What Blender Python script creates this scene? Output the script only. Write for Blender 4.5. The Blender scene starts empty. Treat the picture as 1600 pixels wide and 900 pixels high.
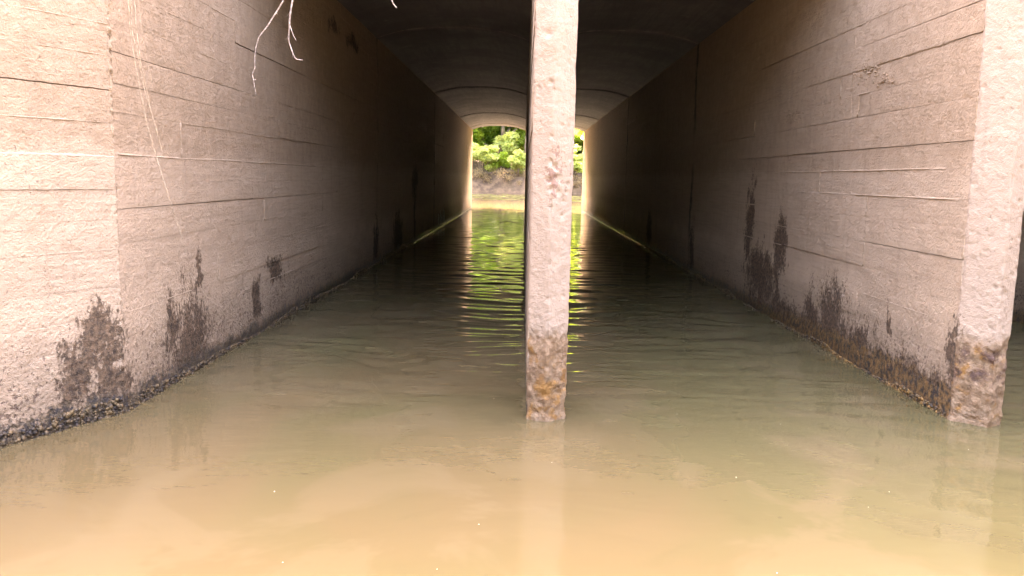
import bpy, math, random
import numpy as np
from mathutils import Matrix, Vector, Euler

random.seed(11)
rng = np.random.default_rng(7)
SC = bpy.context.scene
COL = SC.collection
R = math.radians

# ------------------------------------------------------------------ camera
cam_d = bpy.data.cameras.new('camera')
cam = bpy.data.objects.new('camera', cam_d)
COL.objects.link(cam)
PITCH, YAW, ROLL = R(7.552), R(0.629), R(1.2)
M = (Matrix.Rotation(YAW, 4, 'Z') @ Matrix.Rotation(math.pi / 2 - PITCH, 4, 'X') @ Matrix.Rotation(ROLL, 4, 'Z'))
M.translation = (0, 0, 1.5)
cam.matrix_world = M
cam_d.sensor_width = 36
cam_d.lens = 1300 / 1600 * 36
cam_d.clip_start = 0.05
cam_d.clip_end = 3000
SC.camera = cam

# ------------------------------------------------------------------ sky, sun, exposure
SUN_EL, SUN_AZ = R(50), R(0)            # azimuth from +Y (beyond the culvert) towards -X
W = bpy.data.worlds.new('World')
SC.world = W
W.use_nodes = True
wn = W.node_tree
bg = wn.nodes['Background']
sky = wn.nodes.new('ShaderNodeTexSky')
sky.sky_type = 'NISHITA'
sky.sun_disc = False
sky.sun_elevation = SUN_EL
sky.sun_rotation = SUN_AZ
sky.air_density = 0.8
sky.dust_density = 3.5
sky.ozone_density = 0.5
wn.links.new(sky.outputs[0], bg.inputs[0])
bg.inputs[1].default_value = 0.15
sun_d = bpy.data.lights.new('sun', 'SUN')
sun_d.energy = 4.0
sun_d.angle = R(0.6)
sun_d.color = (1.0, 0.95, 0.87)
sun = bpy.data.objects.new('sun', sun_d)
COL.objects.link(sun)
to_sun = Vector((math.sin(SUN_AZ) * math.cos(SUN_EL), math.cos(SUN_AZ) * math.cos(SUN_EL), math.sin(SUN_EL)))
sun.rotation_euler = (-to_sun).to_track_quat('-Z', 'Y').to_euler()
sun.location = to_sun * 60
SC.view_settings.view_transform = 'Standard'
SC.view_settings.look = 'None'
SC.view_settings.gamma = 1
SC.view_settings.use_curve_mapping = False
SC.view_settings.exposure = 5.72
SC.view_settings.use_white_balance = True          # the camera balanced for open shade
SC.view_settings.white_balance_temperature = 9000
SC.view_settings.white_balance_tint = 24
SC.render.engine = 'CYCLES'
SC.cycles.use_denoising = True
SC.cycles.max_bounces = 8
SC.cycles.diffuse_bounces = 6
SC.cycles.glossy_bounces = 4
SC.cycles.sample_clamp_indirect = 20


# ------------------------------------------------------------------ numeric noise
def _hash(ix, iy, iz, seed):
    h = (ix.astype(np.int64) * 374761393 + iy.astype(np.int64) * 668265263 + iz.astype(np.int64) * 2147483647 + seed * 1274126177)
    h = (h ^ (h >> 13)) * 1274126177
    h = h ^ (h >> 16)
    return (h & 0xFFFF).astype(np.float64) / 32767.5 - 1.0


def vnoise(p, f, seed=0):
    q = np.asarray(p, float) * f
    i = np.floor(q)
    t = q - i
    t = t * t * (3 - 2 * t)
    i = i.astype(np.int64)
    out = 0
    for dx in (0, 1):
        wx = t[..., 0] if dx else 1 - t[..., 0]
        for dy in (0, 1):
            wy = t[..., 1] if dy else 1 - t[..., 1]
            for dz in (0, 1):
                wz = t[..., 2] if dz else 1 - t[..., 2]
                out = out + wx * wy * wz * _hash(i[..., 0] + dx, i[..., 1] + dy, i[..., 2] + dz, seed)
    return out


def fbm(p, f, octs=3, seed=0, gain=0.5):
    s, a = 0, 1.0
    for k in range(octs):
        s = s + a * vnoise(p, f * 2.03 ** k, seed + k * 17)
        a *= gain
    return s


# ------------------------------------------------------------------ node helpers
class NT:
    def __init__(self, name):
        self.mat = bpy.data.materials.new(name)
        self.mat.use_nodes = True
        self.t = self.mat.node_tree
        self.t.nodes.clear()
        self.out = self.t.nodes.new('ShaderNodeOutputMaterial')
        self.geo = self.t.nodes.new('ShaderNodeNewGeometry')
        self.pos = self.geo.outputs['Position']
        self.sep = None

    def put(self, sock, v):
        if isinstance(v, bpy.types.NodeSocket):
            self.t.links.new(v, sock)
        elif v is not None:
            sock.default_value = v

    def m(self, op, a, b=None, c=None, clamp=False):
        n = self.t.nodes.new('ShaderNodeMath')
        n.operation = op
        n.use_clamp = clamp
        self.put(n.inputs[0], a)
        if b is not None: self.put(n.inputs[1], b)
        if c is not None: self.put(n.inputs[2], c)
        return n.outputs[0]

    def v(self, op, a, b=None):
        n = self.t.nodes.new('ShaderNodeVectorMath')
        n.operation = op
        self.put(n.inputs[0], a)
        if b is not None: self.put(n.inputs[1], b)
        return n.outputs['Value'] if op in ('LENGTH', 'DOT_PRODUCT') else n.outputs[0]

    def noise(self, scale, detail=4, rough=0.55, vec=None, stretch=None, dist=0.0):
        n = self.t.nodes.new('ShaderNodeTexNoise')
        vec = vec or self.pos
        if stretch:
            vec = self.v('MULTIPLY', vec, stretch)
        self.put(n.inputs['Vector'], vec)
        n.inputs['Scale'].default_value = scale
        n.inputs['Detail'].default_value = detail
        n.inputs['Roughness'].default_value = rough
        n.inputs['Distortion'].default_value = dist
        return n.outputs['Fac']

    def vnoise(self, scale):
        n = self.t.nodes.new('ShaderNodeTexNoise')
        self.put(n.inputs['Vector'], self.pos)
        n.inputs['Scale'].default_value = scale
        n.inputs['Detail'].default_value = 2
        return n.outputs['Color']

    def voro(self, scale, feature='F1', vec=None):
        n = self.t.nodes.new('ShaderNodeTexVoronoi')
        n.feature = feature
        self.put(n.inputs['Vector'], vec or self.pos)
        n.inputs['Scale'].default_value = scale
        return n.outputs['Distance']

    def ramp(self, fac, lo, hi, a=0.0, b=1.0):
        n = self.t.nodes.new('ShaderNodeMapRange')
        n.interpolation_type = 'SMOOTHSTEP'
        n.clamp = True
        self.put(n.inputs['Value'], fac)
        n.inputs['From Min'].default_value = lo
        n.inputs['From Max'].default_value = hi
        n.inputs['To Min'].default_value = a
        n.inputs['To Max'].default_value = b
        return n.outputs['Result']

    def mix(self, fac, a, b, mode='MIX'):
        n = self.t.nodes.new('ShaderNodeMix')
        n.data_type = 'RGBA'
        n.blend_type = mode
        self.put(n.inputs[0], fac)
        for s, vv in ((n.inputs[6], a), (n.inputs[7], b)):
            if isinstance(vv, tuple): vv = (*vv, 1.0) if len(vv) == 3 else vv
            self.put(s, vv)
        return n.outputs[2]

    def xyz(self):
        if self.sep is None:
            n = self.t.nodes.new('ShaderNodeSeparateXYZ')
            self.put(n.inputs[0], self.pos)
            self.sep = n.outputs
        return self.sep

    def bump(self, height, dist, strength=1.0, normal=None):
        n = self.t.nodes.new('ShaderNodeBump')
        n.inputs['Strength'].default_value = strength
        n.inputs['Distance'].default_value = dist
        self.put(n.inputs['Height'], height)
        if normal is not None: self.put(n.inputs['Normal'], normal)
        return n.outputs[0]

    def bsdf(self, color, rough=0.8, normal=None, spec=0.5, ior=None):
        n = self.t.nodes.new('ShaderNodeBsdfPrincipled')
        if isinstance(color, tuple): color = (*color, 1.0)
        self.put(n.inputs['Base Color'], color)
        self.put(n.inputs['Roughness'], rough)
        n.inputs['Specular IOR Level'].default_value = spec
        if ior: n.inputs['IOR'].default_value = ior
        if normal is not None: self.put(n.inputs['Normal'], normal)
        self.t.links.new(n.outputs[0], self.out.inputs[0])
        return n


# stain spots: centre (x, y, z) and radii; the mask is this ellipse broken up by noise
SPOTS = [
    # left side wall
    ((-2.45, 6.05, 0.22), (0.3, 0.42, 0.44)), ((-2.45, 6.25, 0.72), (0.3, 0.10, 0.22)), ((-2.45, 5.72, 0.42), (0.3, 0.10, 0.26)),
    ((-2.45, 8.25, 0.55), (0.3, 0.28, 0.16)), ((-2.45, 7.6, 0.40), (0.3, 0.16, 0.18)), ((-2.45, 16.4, 0.30), (0.3, 0.75, 0.50)),
    ((-2.45, 18.9, 1.36), (0.3, 0.62, 0.38)), ((-2.45, 18.9, 0.6), (0.3, 0.16, 1.0)), ((-2.45, 13.9, 0.25), (0.3, 0.28, 0.5)),
    ((-2.45, 10.85, 3.36), (0.3, 0.35, 0.12)), ((-2.45, 12.05, 3.33), (0.3, 0.45, 0.12)),
    # left wing wall
    ((-2.47, 4.86, 0.40), (0.2, 0.16, 0.24)), ((-2.54, 4.71, 0.26), (0.2, 0.12, 0.20)), ((-2.44, 4.92, 0.16), (0.2, 0.18, 0.16)),
    # right side wall
    ((2.8, 9.05, 0.85), (0.3, 0.20, 0.46)), ((2.8, 9.12, 0.3), (0.3, 0.14, 0.5)), ((2.8, 9.75, 0.42), (0.3, 0.70, 0.40)),
    ((2.8, 10.3, 0.95), (0.3, 0.20, 0.6)), ((2.8, 7.42, 0.22), (0.3, 0.40, 0.42)), ((2.8, 7.95, 0.20), (0.3, 0.25, 0.30)),
    ((2.8, 6.80, 0.22), (0.3, 0.30, 0.24)), ((2.8, 6.30, 0.46), (0.3, 0.035, 0.18)), ((2.8, 18.5, 0.35), (0.3, 0.42, 0.5)),
    ((2.8, 13.75, 0.3), (0.3, 0.18, 0.6)), ((2.8, 5.28, 0.36), (0.06, 0.14, 0.30)), ((2.8, 5.9, 0.08), (0.3, 0.9, 0.22)),
    ((2.8, 8.2, 0.02), (0.3, 1.6, 0.20)),
]


def concrete(name, pale, dark, low, spots=True, crust_h=0.10, nose=False, rough_hi=1.0):
    n = NT(name)
    x, y, z = n.xyz()
    big = n.noise(1.1, 4, 0.6)
    mid = n.noise(9, 5, 0.65)
    fine = n.noise(55, 4, 0.7)
    pits = n.noise(120, 2, 0.5)
    # colour above and below the old high-water line
    zz = n.m('ADD', z, n.m('MULTIPLY', n.m('SUBTRACT', n.noise(3.5, 3, 0.6, stretch=(1, 1, 0.4)), 0.5), 0.25))
    below = n.ramp(zz, 1.72, 1.52)
    c = n.mix(below, dark, pale)
    c = n.mix(n.ramp(big, 0.35, 0.75, 0.0, 0.5), c, low)
    c = n.mix(n.ramp(mid, 0.35, 0.7, 0.0, 0.35), c, tuple(min(1, 1.15 * a) for a in pale))
    # faint board grain and run marks
    grain = n.noise(14, 4, 0.6, stretch=(0.12, 0.12, 3.0))
    if not nose: c = n.mix(n.ramp(grain, 0.42, 0.7, 0.0, 0.30), c, tuple(0.66 * a for a in low))
    runs = n.noise(5, 4, 0.6, stretch=(2.2, 2.2, 0.12))
    c = n.mix(n.ramp(runs, 0.52, 0.78, 0.0, 0.35), c, tuple(0.6 * a for a in low))
    # whitish tide band low on the wall
    band = n.m('MULTIPLY', n.ramp(zz, 0.42, 0.58), n.ramp(zz, 0.86, 0.68))
    c = n.mix(n.m('MULTIPLY', band, n.ramp(n.noise(2.2, 3, 0.6), 0.35, 0.6, 0.1, 0.55)), c, tuple(min(1, a * 1.28) for a in pale))
    # small dark pocks
    lowz = n.ramp(zz, 1.0, 0.15)
    lump = n.voro(30, 'SMOOTH_F1', n.v('ADD', n.pos, n.v('MULTIPLY', n.vnoise(14), (0.03, 0.03, 0.03))))
    pock = n.ramp(n.m('ADD', n.noise(34, 4, 0.65), n.m('MULTIPLY', n.m('MULTIPLY', lowz, lowz), n.m('MULTIPLY', n.noise(2.3, 3, 0.6), 0.22))), 0.655, 0.73)
    c = n.mix(n.m('MULTIPLY', pock, n.m('MULTIPLY_ADD', lowz, 0.5, 0.3)), c, (0.095, 0.052, 0.04))
    yj = n.m('MULTIPLY_ADD', n.m('SUBTRACT', n.noise(1.6, 4, 0.6), 0.5), 0.35, y)
    dj = n.m('MINIMUM', n.m('ABSOLUTE', n.m('SUBTRACT', yj, 14.0)), n.m('ABSOLUTE', n.m('SUBTRACT', yj, 23.0)))
    c = n.mix(n.m('MULTIPLY', n.ramp(dj, 0.11, 0.04, 0.0, 0.75), n.ramp(n.noise(1.3, 3, 0.6), 0.36, 0.58)), c, (0.05, 0.036, 0.03))
    # silt and algae film thickening towards the waterline
    film = n.m('ADD', z, n.m('MULTIPLY', n.m('SUBTRACT', n.noise(2.2, 6, 0.75, stretch=(1, 1, 0.5)), 0.5), 0.9))
    c = n.mix(n.ramp(film, 0.42, 0.02, 0.0, 0.55), c, n.mix(mid, (0.13, 0.085, 0.055), (0.30, 0.21, 0.14)))
    if spots:
        tot = None
        wp = n.v('ADD', n.pos, n.v('MULTIPLY', n.v('SUBTRACT', n.vnoise(3.2), (0.5, 0.5, 0.5)), (0.0, 0.55, 0.40)))
        for (cc, rr) in SPOTS:
            d = n.v('LENGTH', n.v('MULTIPLY', n.v('SUBTRACT', wp, cc), tuple(1.0 / a for a in rr)))
            f = n.m('SUBTRACT', 1.0, d)
            tot = f if tot is None else n.m('MAXIMUM', tot, f)
        br = n.noise(6, 6, 0.74, stretch=(1.2, 1.2, 0.7))
        br2 = n.noise(40, 4, 0.65, stretch=(1.1, 1.1, 0.75))
        tot = n.m('MULTIPLY_ADD', n.m('SUBTRACT', br, 0.5), 2.6, tot)
        tot = n.m('MULTIPLY_ADD', n.m('SUBTRACT', br2, 0.5), 2.2, tot)
        stain = n.ramp(tot, -0.08, 0.42)
        scol = n.mix(n.ramp(n.noise(30, 5, 0.7), 0.36, 0.64), (0.028, 0.016, 0.009), (0.14, 0.084, 0.048))
        c = n.mix(n.m('MULTIPLY', stain, 0.92), c, scol)
    # wet, crusty foot of the wall
    foot = n.m('ADD', z, n.m('MULTIPLY', n.m('SUBTRACT', n.noise(6, 6, 0.78), 0.5), 0.42))
    foot = n.m('MULTIPLY_ADD', n.m('SUBTRACT', n.noise(42, 3, 0.6), 0.5), 0.22, foot)
    foot = n.m('SUBTRACT', foot, n.m('MULTIPLY', n.ramp(x, 1.5, 2.5, 0.0, 0.09), n.ramp(y, 10.5, 7.0)))
    wet = n.ramp(foot, crust_h + 0.05, crust_h - 0.03)
    wcol = n.mix(n.ramp(n.noise(20, 4, 0.65), 0.40, 0.58), (0.03, 0.024, 0.022), n.mix(n.m('MULTIPLY', n.ramp(x, 1.5, 2.5), n.ramp(y, 11.0, 7.5, 0.15, 1.0)), (0.10, 0.07, 0.04), (0.21, 0.115, 0.042)))
    c = n.mix(wet, c, wcol)
    rough = n.m('MULTIPLY_ADD', wet, -0.45, 0.88)
    if nose:
        # chips and old patches on the pale nose, brown eroded foot
        foot2 = n.m('ADD', z, n.m('MULTIPLY', n.m('SUBTRACT', n.noise(7, 4, 0.7), 0.5), 0.22))
        f2 = n.ramp(foot2, 0.60, 0.50)
        ncol = n.mix(n.ramp(n.noise(16, 5, 0.65), 0.35, 0.65), (0.165, 0.096, 0.05), (0.27, 0.178, 0.108))
        ncol = n.mix(n.ramp(n.noise(9, 3, 0.6), 0.54, 0.68), ncol, (0.24, 0.115, 0.03))
        pur = n.m('MULTIPLY', n.ramp(foot2, 0.56, 0.46), n.ramp(foot2, 0.20, 0.32))
        pur = n.m('MULTIPLY', pur, n.ramp(n.noise(11, 5, 0.7), 0.44, 0.62))
        pur = n.m('MULTIPLY', pur, n.ramp(x, 1.0, 2.0, 0.25, 1.0))
        ncol = n.mix(pur, ncol, (0.08, 0.042, 0.03))
        c = n.mix(f2, c, ncol)
        chip = n.m('SUBTRACT', 1.0, n.v('LENGTH', n.v('MULTIPLY', n.v('SUBTRACT', n.pos, (0.19, 5.0, 1.52)), (9.0, 3.0, 3.4))))
        chip = n.m('MULTIPLY_ADD', n.m('SUBTRACT', n.noise(26, 3, 0.6), 0.5), 3.2, chip)
        c = n.mix(n.ramp(chip, 0.72, 0.95, 0, 0.8), c, (0.20, 0.11, 0.08))
        c = n.mix(n.ramp(n.noise(26, 3, 0.6), 0.68, 0.73, 0, 0.55), c, (0.16, 0.095, 0.065))
        rough = n.m('MULTIPLY_ADD', f2, -0.2, rough)
    # relief
    hgt = n.m('MULTIPLY_ADD', mid, 0.65, n.m('MULTIPLY', fine, n.m('MULTIPLY_ADD', lowz, 0.55, 0.35 * rough_hi)))
    if not nose: hgt = n.m('ADD', hgt, n.m('MULTIPLY', grain, 0.12))
    hgt = n.m('MULTIPLY_ADD', pits, 0.14, hgt)
    hgt = n.m('MULTIPLY_ADD', pock, -0.25, hgt)
    hgt = n.m('MULTIPLY_ADD', n.m('MULTIPLY', lump, n.m('MULTIPLY_ADD', lowz, 0.55, 0.12)), -0.8, hgt)
    nb = n.bump(hgt, 0.020 if nose else 0.032, 1.0)
    n.bsdf(c, rough, nb, 0.35)
    return n.mat


WALL = concrete('board_marked_concrete', (0.36, 0.263, 0.183), (0.265, 0.183, 0.118), (0.31, 0.219, 0.145))
NOSE = concrete('weathered_nose_concrete', (0.29, 0.215, 0.158), (0.295, 0.218, 0.16), (0.26, 0.187, 0.132), spots=True, crust_h=0.0, nose=True)
FIN = concrete('grout_fin', (0.38, 0.285, 0.205), (0.30, 0.212, 0.142), (0.33, 0.24, 0.165), spots=False, crust_h=0.05)


def mat_vault():
    n = NT('vault_concrete')
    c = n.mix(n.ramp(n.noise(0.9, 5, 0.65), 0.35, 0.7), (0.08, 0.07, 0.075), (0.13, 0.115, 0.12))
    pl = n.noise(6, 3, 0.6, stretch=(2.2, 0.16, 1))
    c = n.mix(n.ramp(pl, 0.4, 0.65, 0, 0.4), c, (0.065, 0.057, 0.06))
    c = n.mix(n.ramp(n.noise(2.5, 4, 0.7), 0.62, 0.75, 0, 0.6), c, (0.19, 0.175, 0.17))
    h = n.m('MULTIPLY_ADD', pl, 0.7, n.noise(25, 4, 0.6))
    n.bsdf(c, 0.85, n.bump(h, 0.015, 0.7), 0.3)
    return n.mat


def mat_water():
    n = NT('muddy_water')
    x, y, z = n.xyz()
    flat = n.v('MULTIPLY', n.pos, (1.0, 1.0, 0.0))
    sw = n.noise(0.42, 4, 0.55, vec=flat, dist=1.1)
    sw2 = n.noise(1.05, 4, 0.6, vec=flat, dist=0.8)
    tan_ = (0.080, 0.060, 0.0305)
    oli = (0.068, 0.059, 0.028)
    gx = n.ramp(x, 0.2, 2.0, 0.0, 0.36)
    f = n.m('ADD', sw, gx)
    c = n.mix(n.ramp(f, 0.42, 0.72), tan_, oli)
    c = n.mix(n.ramp(sw2, 0.50, 0.60, 0, 0.5), c, (0.092, 0.071, 0.039))
    c = n.mix(n.ramp(sw2, 0.42, 0.30, 0, 0.4), c, (0.058, 0.049, 0.024))
    far = n.ramp(y, 40, 60)  # water past the far portal darkened in colour to hold back sunlight
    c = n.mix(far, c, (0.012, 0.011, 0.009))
    b = n.noise(26, 2, 0.5, vec=n.v('MULTIPLY', flat, (0.45, 1.0, 0)))
    nb = n.bump(b, 0.0012, 0.5)
    n.bsdf(c, 0.035, nb, 0.5, 1.33)
    return n.mat


def mat_simple(name, lo, hi, scale, rough=0.8, bump=0.0, stretch=None, spec=0.3):
    n = NT(name)
    f = n.noise(scale, 4, 0.6, stretch=stretch)
    c = n.mix(n.ramp(f, 0.35, 0.65), lo, hi)
    nb = n.bump(n.noise(scale * 2, 3, 0.6), bump) if bump else None
    n.bsdf(c, rough, nb, spec)
    return n.mat


def mat_leaf(name, a, b, trans):
    n = NT(name)
    oi = n.t.nodes.new('ShaderNodeObjectInfo')
    f = n.noise(1.6, 3, 0.6)
    c = n.mix(n.ramp(f, 0.35, 0.65), a, b)
    p = n.bsdf(c, 0.55, None, 0.3)
    tr = n.t.nodes.new('ShaderNodeBsdfTranslucent')
    n.put(tr.inputs[0], n.mix(0.5, c, (*trans, 1.0)))
    ms = n.t.nodes.new('ShaderNodeMixShader')
    ms.inputs[0].default_value = 0.55
    n.t.links.new(p.outputs[0], ms.inputs[1])
    n.t.links.new(tr.outputs[0], ms.inputs[2])
    n.t.links.new(ms.outputs[0], n.out.inputs[0])
    return n.mat


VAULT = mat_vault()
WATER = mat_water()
CRUST = mat_simple('dark_crust', (0.02, 0.016, 0.015), (0.13, 0.085, 0.04), 22, 0.6, 0.004)
OCHRE = mat_simple('ochre_crust', (0.05, 0.03, 0.015), (0.30, 0.17, 0.055), 26, 0.6, 0.004)
WETLEDGE = mat_simple('wet_ledge', (0.10, 0.09, 0.08), (0.36, 0.34, 0.31), 2.2, 0.22, 0.003, spec=0.6)
SEAM = mat_simple('joint_seam', (0.12, 0.10, 0.10), (0.24, 0.215, 0.205), 9, 0.8)
LIME = mat_simple('lime_streaks', (0.45, 0.43, 0.40), (0.68, 0.66, 0.62), 14, 0.7)
TWIG = mat_simple('pale_bark', (0.12, 0.09, 0.075), (0.36, 0.30, 0.26), 90, 0.7, 0.001)
STRAND = mat_simple('dry_strand', (0.22, 0.16, 0.10), (0.50, 0.39, 0.27), 30, 0.7)
BARK = mat_simple('tree_bark', (0.11, 0.08, 0.055), (0.22, 0.16, 0.11), 9, 0.85, 0.01, (1, 1, 0.3))
SOIL = mat_simple('bank_soil', (0.055, 0.034, 0.02), (0.12, 0.076, 0.045), 1.4, 0.95, 0.05)
GROUND = mat_simple('rough_ground', (0.10, 0.09, 0.045), (0.20, 0.16, 0.09), 0.6, 0.95, 0.05)
FOAM = mat_simple('foam', (0.72, 0.70, 0.64), (0.85, 0.83, 0.78), 30, 0.5)
LEAF1 = mat_leaf('leaf_bright', (0.13, 0.22, 0.02), (0.26, 0.34, 0.04), (0.40, 0.55, 0.04))
LEAF2 = mat_leaf('leaf_sunlit_pale', (0.30, 0.36, 0.07), (0.48, 0.52, 0.19), (0.60, 0.66, 0.20))  # leaf colour lightened to stand for overexposed sunlight
LEAF3 = mat_leaf('leaf_deep', (0.07, 0.14, 0.02), (0.15, 0.24, 0.03), (0.24, 0.42, 0.03))
WOOD = mat_leaf('leaf_darkened', (0.022, 0.038, 0.012), (0.045, 0.07, 0.02), (0.03, 0.06, 0.01))  # leaf colour lowered so the added trees bounce little light inside
DRYLEAF = mat_leaf('leaf_dry', (0.22, 0.15, 0.075), (0.36, 0.26, 0.14), (0.36, 0.25, 0.10))


# ------------------------------------------------------------------ object helpers
def empty(name, loc, label, cat, group=None):
    o = bpy.data.objects.new(name, None)
    COL.objects.link(o)
    o.location = loc
    o.empty_display_size = 0.2
    o['label'] = label
    o['category'] = cat
    if group: o['group'] = group
    return o


def world_loc(o):
    l = Vector((0, 0, 0))
    while o is not None:
        l += o.location
        o = o.parent
    return l


def mesh(name, verts, faces, mat, parent=None, smooth=False, loc=None, kind=None):
    v = np.asarray(verts, float)
    base = np.array(world_loc(parent)) if parent is not None else np.zeros(3)
    if loc is not None:
        lv = np.array(loc, float)
    else:
        lv = base
    me = bpy.data.meshes.new(name)
    v = v - lv
    if isinstance(faces, np.ndarray) and faces.ndim == 2:
        nf, k = faces.shape
        me.vertices.add(len(v))
        me.vertices.foreach_set('co', v.astype(np.float32).ravel())
        me.loops.add(nf * k)
        me.loops.foreach_set('vertex_index', faces.astype(np.int32).ravel())
        me.polygons.add(nf)
        me.polygons.foreach_set('loop_start', np.arange(nf, dtype=np.int32) * k)
        me.update(calc_edges=True)
    else:
        me.from_pydata([tuple(a) for a in v], [], faces)
        me.update()
    me.validate()
    if smooth:
        me.polygons.foreach_set('use_smooth', np.ones(len(me.polygons), dtype=bool))
    me.materials.append(mat)
    o = bpy.data.objects.new(name, me)
    COL.objects.link(o)
    o.parent = parent
    o.location = Vector(lv - base)
    if kind: o['kind'] = kind
    return o


def grid_faces(nu, nv, off=0, flip=False):
    i = np.arange(nu - 1)[:, None]
    j = np.arange(nv - 1)[None, :]
    a = (i * nv + j).ravel() + off
    f = np.stack([a, a + nv, a + nv + 1, a + 1], 1)
    return f[:, ::-1] if flip else f


class MB:
    """collects quads/tris for one mesh"""
    def __init__(self): self.v, self.f = [], []

    def add(self, verts, faces):
        o = len(self.v)
        self.v += [tuple(map(float, a)) for a in verts]
        self.f += [tuple(int(i) + o for i in f) for f in faces]

    def box(self, x0, x1, y0, y1, z0, z1):
        self.add([(x0, y0, z0), (x1, y0, z0), (x1, y1, z0), (x0, y1, z0), (x0, y0, z1), (x1, y0, z1), (x1, y1, z1), (x0, y1, z1)],
                 [(0, 3, 2, 1), (4, 5, 6, 7), (0, 1, 5, 4), (1, 2, 6, 5), (2, 3, 7, 6), (3, 0, 4, 7)])

    def tube(self, pts, radii, n=6):
        pts = [Vector(p) for p in pts]
        o = len(self.v)
        up = Vector((0.3, 0.9, 0.1)).normalized()
        for i, p in enumerate(pts):
            d = (pts[min(i + 1, len(pts) - 1)] - pts[max(i - 1, 0)]).normalized()
            a = d.cross(up)
            if a.length < 1e-3: a = d.cross(Vector((1, 0, 0)))
            a.normalize()
            b = d.cross(a)
            for k in range(n):
                t = 2 * math.pi * k / n
                self.v.append(tuple(p + (a * math.cos(t) + b * math.sin(t)) * radii[i]))
        for i in range(len(pts) - 1):
            for k in range(n):
                self.f.append((o + i * n + k, o + i * n + (k + 1) % n, o + (i + 1) * n + (k + 1) % n, o + (i + 1) * n + k))
        self.f.append(tuple(o + k for k in range(n))[::-1])
        e = o + (len(pts) - 1) * n
        self.f.append(tuple(e + k for k in range(n)))

    def build(self, name, mat, parent=None, smooth=False, kind=None, loc=None):
        return mesh(name, self.v, self.f, mat, parent, smooth, loc, kind)


# ------------------------------------------------------------------ water, ground
Y0, Y1, YP = 5.0, 40.0, 7.2                       # culvert portals
XL, XC0, XC1, XR0, XR1, XF = -2.45, 0.05, 0.30, 2.80, 3.12, 5.62
SPRING, RISE, TOP = 3.72, 0.19, 4.15
JOINTS = [14.0, 23.0, 32.0]


def build_water():
    xs = np.concatenate([[-400, -200, -100, -60, -40, -25], np.arange(-16, -5, 0.5), np.arange(-5, -3, 0.06), np.arange(-3, 4.2, 0.026), np.arange(4.2, 6, 0.08),
                         np.arange(6, 16, 0.5), [25, 40, 60, 100, 200, 400]])
    ys = [2.2]
    while ys[-1] < 100:
        ys.append(ys[-1] + (max(0.014, 0.0029 * ys[-1]) if ys[-1] < 42 else 0.2))
    ys = np.concatenate([[-300, -150, -80, -40, -20, -10, -5], np.arange(-2, 2.1, 0.15), ys, [110, 130, 160, 200, 300, 500]])
    X, Y = np.meshgrid(xs, ys, indexing='ij')
    P = np.stack([X, Y, np.zeros_like(X)], -1)
    step = np.where(Y < 42, np.maximum(0.014, 0.0029 * Y), 0.2)
    Z = np.zeros_like(X)
    r = np.random.default_rng(3)
    warp = fbm(P, 0.6, 2, 5) * 0.25
    warpx = fbm(P, 0.5, 2, 9) * 0.3
    for k in range(56):
        lam = 0.075 * (14 ** (r.random() ** 1.5))
        ang = r.normal(0, 0.26) + (0.0 if r.random() > 0.08 else r.choice([-0.9, 0.9]))
        kx, ky = math.sin(ang) * 2 * math.pi / lam, math.cos(ang) * 2 * math.pi / lam
        sl = 0.0115 * (lam / 0.3) ** -0.12
        amp = min(1, (0.45 / lam) ** 0.8) * sl * lam / (2 * math.pi) * np.clip((lam / step - 3.2) / 3, 0, 1)
        if lam < 0.35:
            env = np.clip(0.55 + 0.9 * vnoise(P, 0.55, 40 + k), 0, 1.5)
        else:
            env = 1
        Z += amp * env * np.sin(kx * (X + warpx) + ky * (Y + warp) + r.random() * 6.28)
    # calmer in the foreground
    calm = 0.30 + 1.10 * np.clip((Y - 4.6) / 2.8, 0, 1)
    calm *= 1 - 0.35 * np.clip((Y - 24) / 12, 0, 1)
    Z *= calm
    # broad lazy swells in the foreground
    Z += 0.0012 * np.sin(5.0 * (Y + 0.25 * X + warp * 1.4)) * np.exp(-((Y - 4.2) / 1.8) ** 2)
    # rings off the noses and the corner, and a swirl over a snag
    for (cx, cy, a, lam, dec) in ((0.17, 5.02, 0.0022, 0.10, 0.3), (2.96, 5.15, 0.0030, 0.10, 0.35), (-2.42, 5.05, 0.0040, 0.17, 0.5), (-1.14, 7.0, 0.0085, 0.20, 0.28),
                                  (3.25, 5.4, 0.003, 0.13, 0.4)):
        d = np.hypot(X - cx + 0.4 * warpx, (Y - cy) * 0.8 + 0.5 * warp)
        Z += a * np.cos(2 * math.pi * d / lam) * np.exp(-d / dec) * np.clip(0.5 + 0.9 * np.sin(1.3 * np.arctan2(Y - cy, X - cx) + cx * 3), 0, 1.3) * np.clip((lam / step - 3) / 2, 0, 1)
    dq = np.hypot(X - 3.2 + 0.6 * warpx, Y - 5.4 + 0.6 * warp)
    Z += 0.0018 * np.cos(2 * math.pi * dq / 0.34) * np.exp(-((dq - 1.8) / 1.0) ** 2)
    # riffle beyond the far portal
    rf = np.exp(-((Y - 68) / 9.0) ** 2)
    Z += rf * 0.10 * fbm(P * np.array([0.5, 1, 1]), 1.1, 3, 77)
    P[..., 2] = Z
    o = mesh('water', P.reshape(-1, 3), grid_faces(len(xs), len(ys)), WATER, smooth=True, kind='structure')
    return o


build_water()


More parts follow.
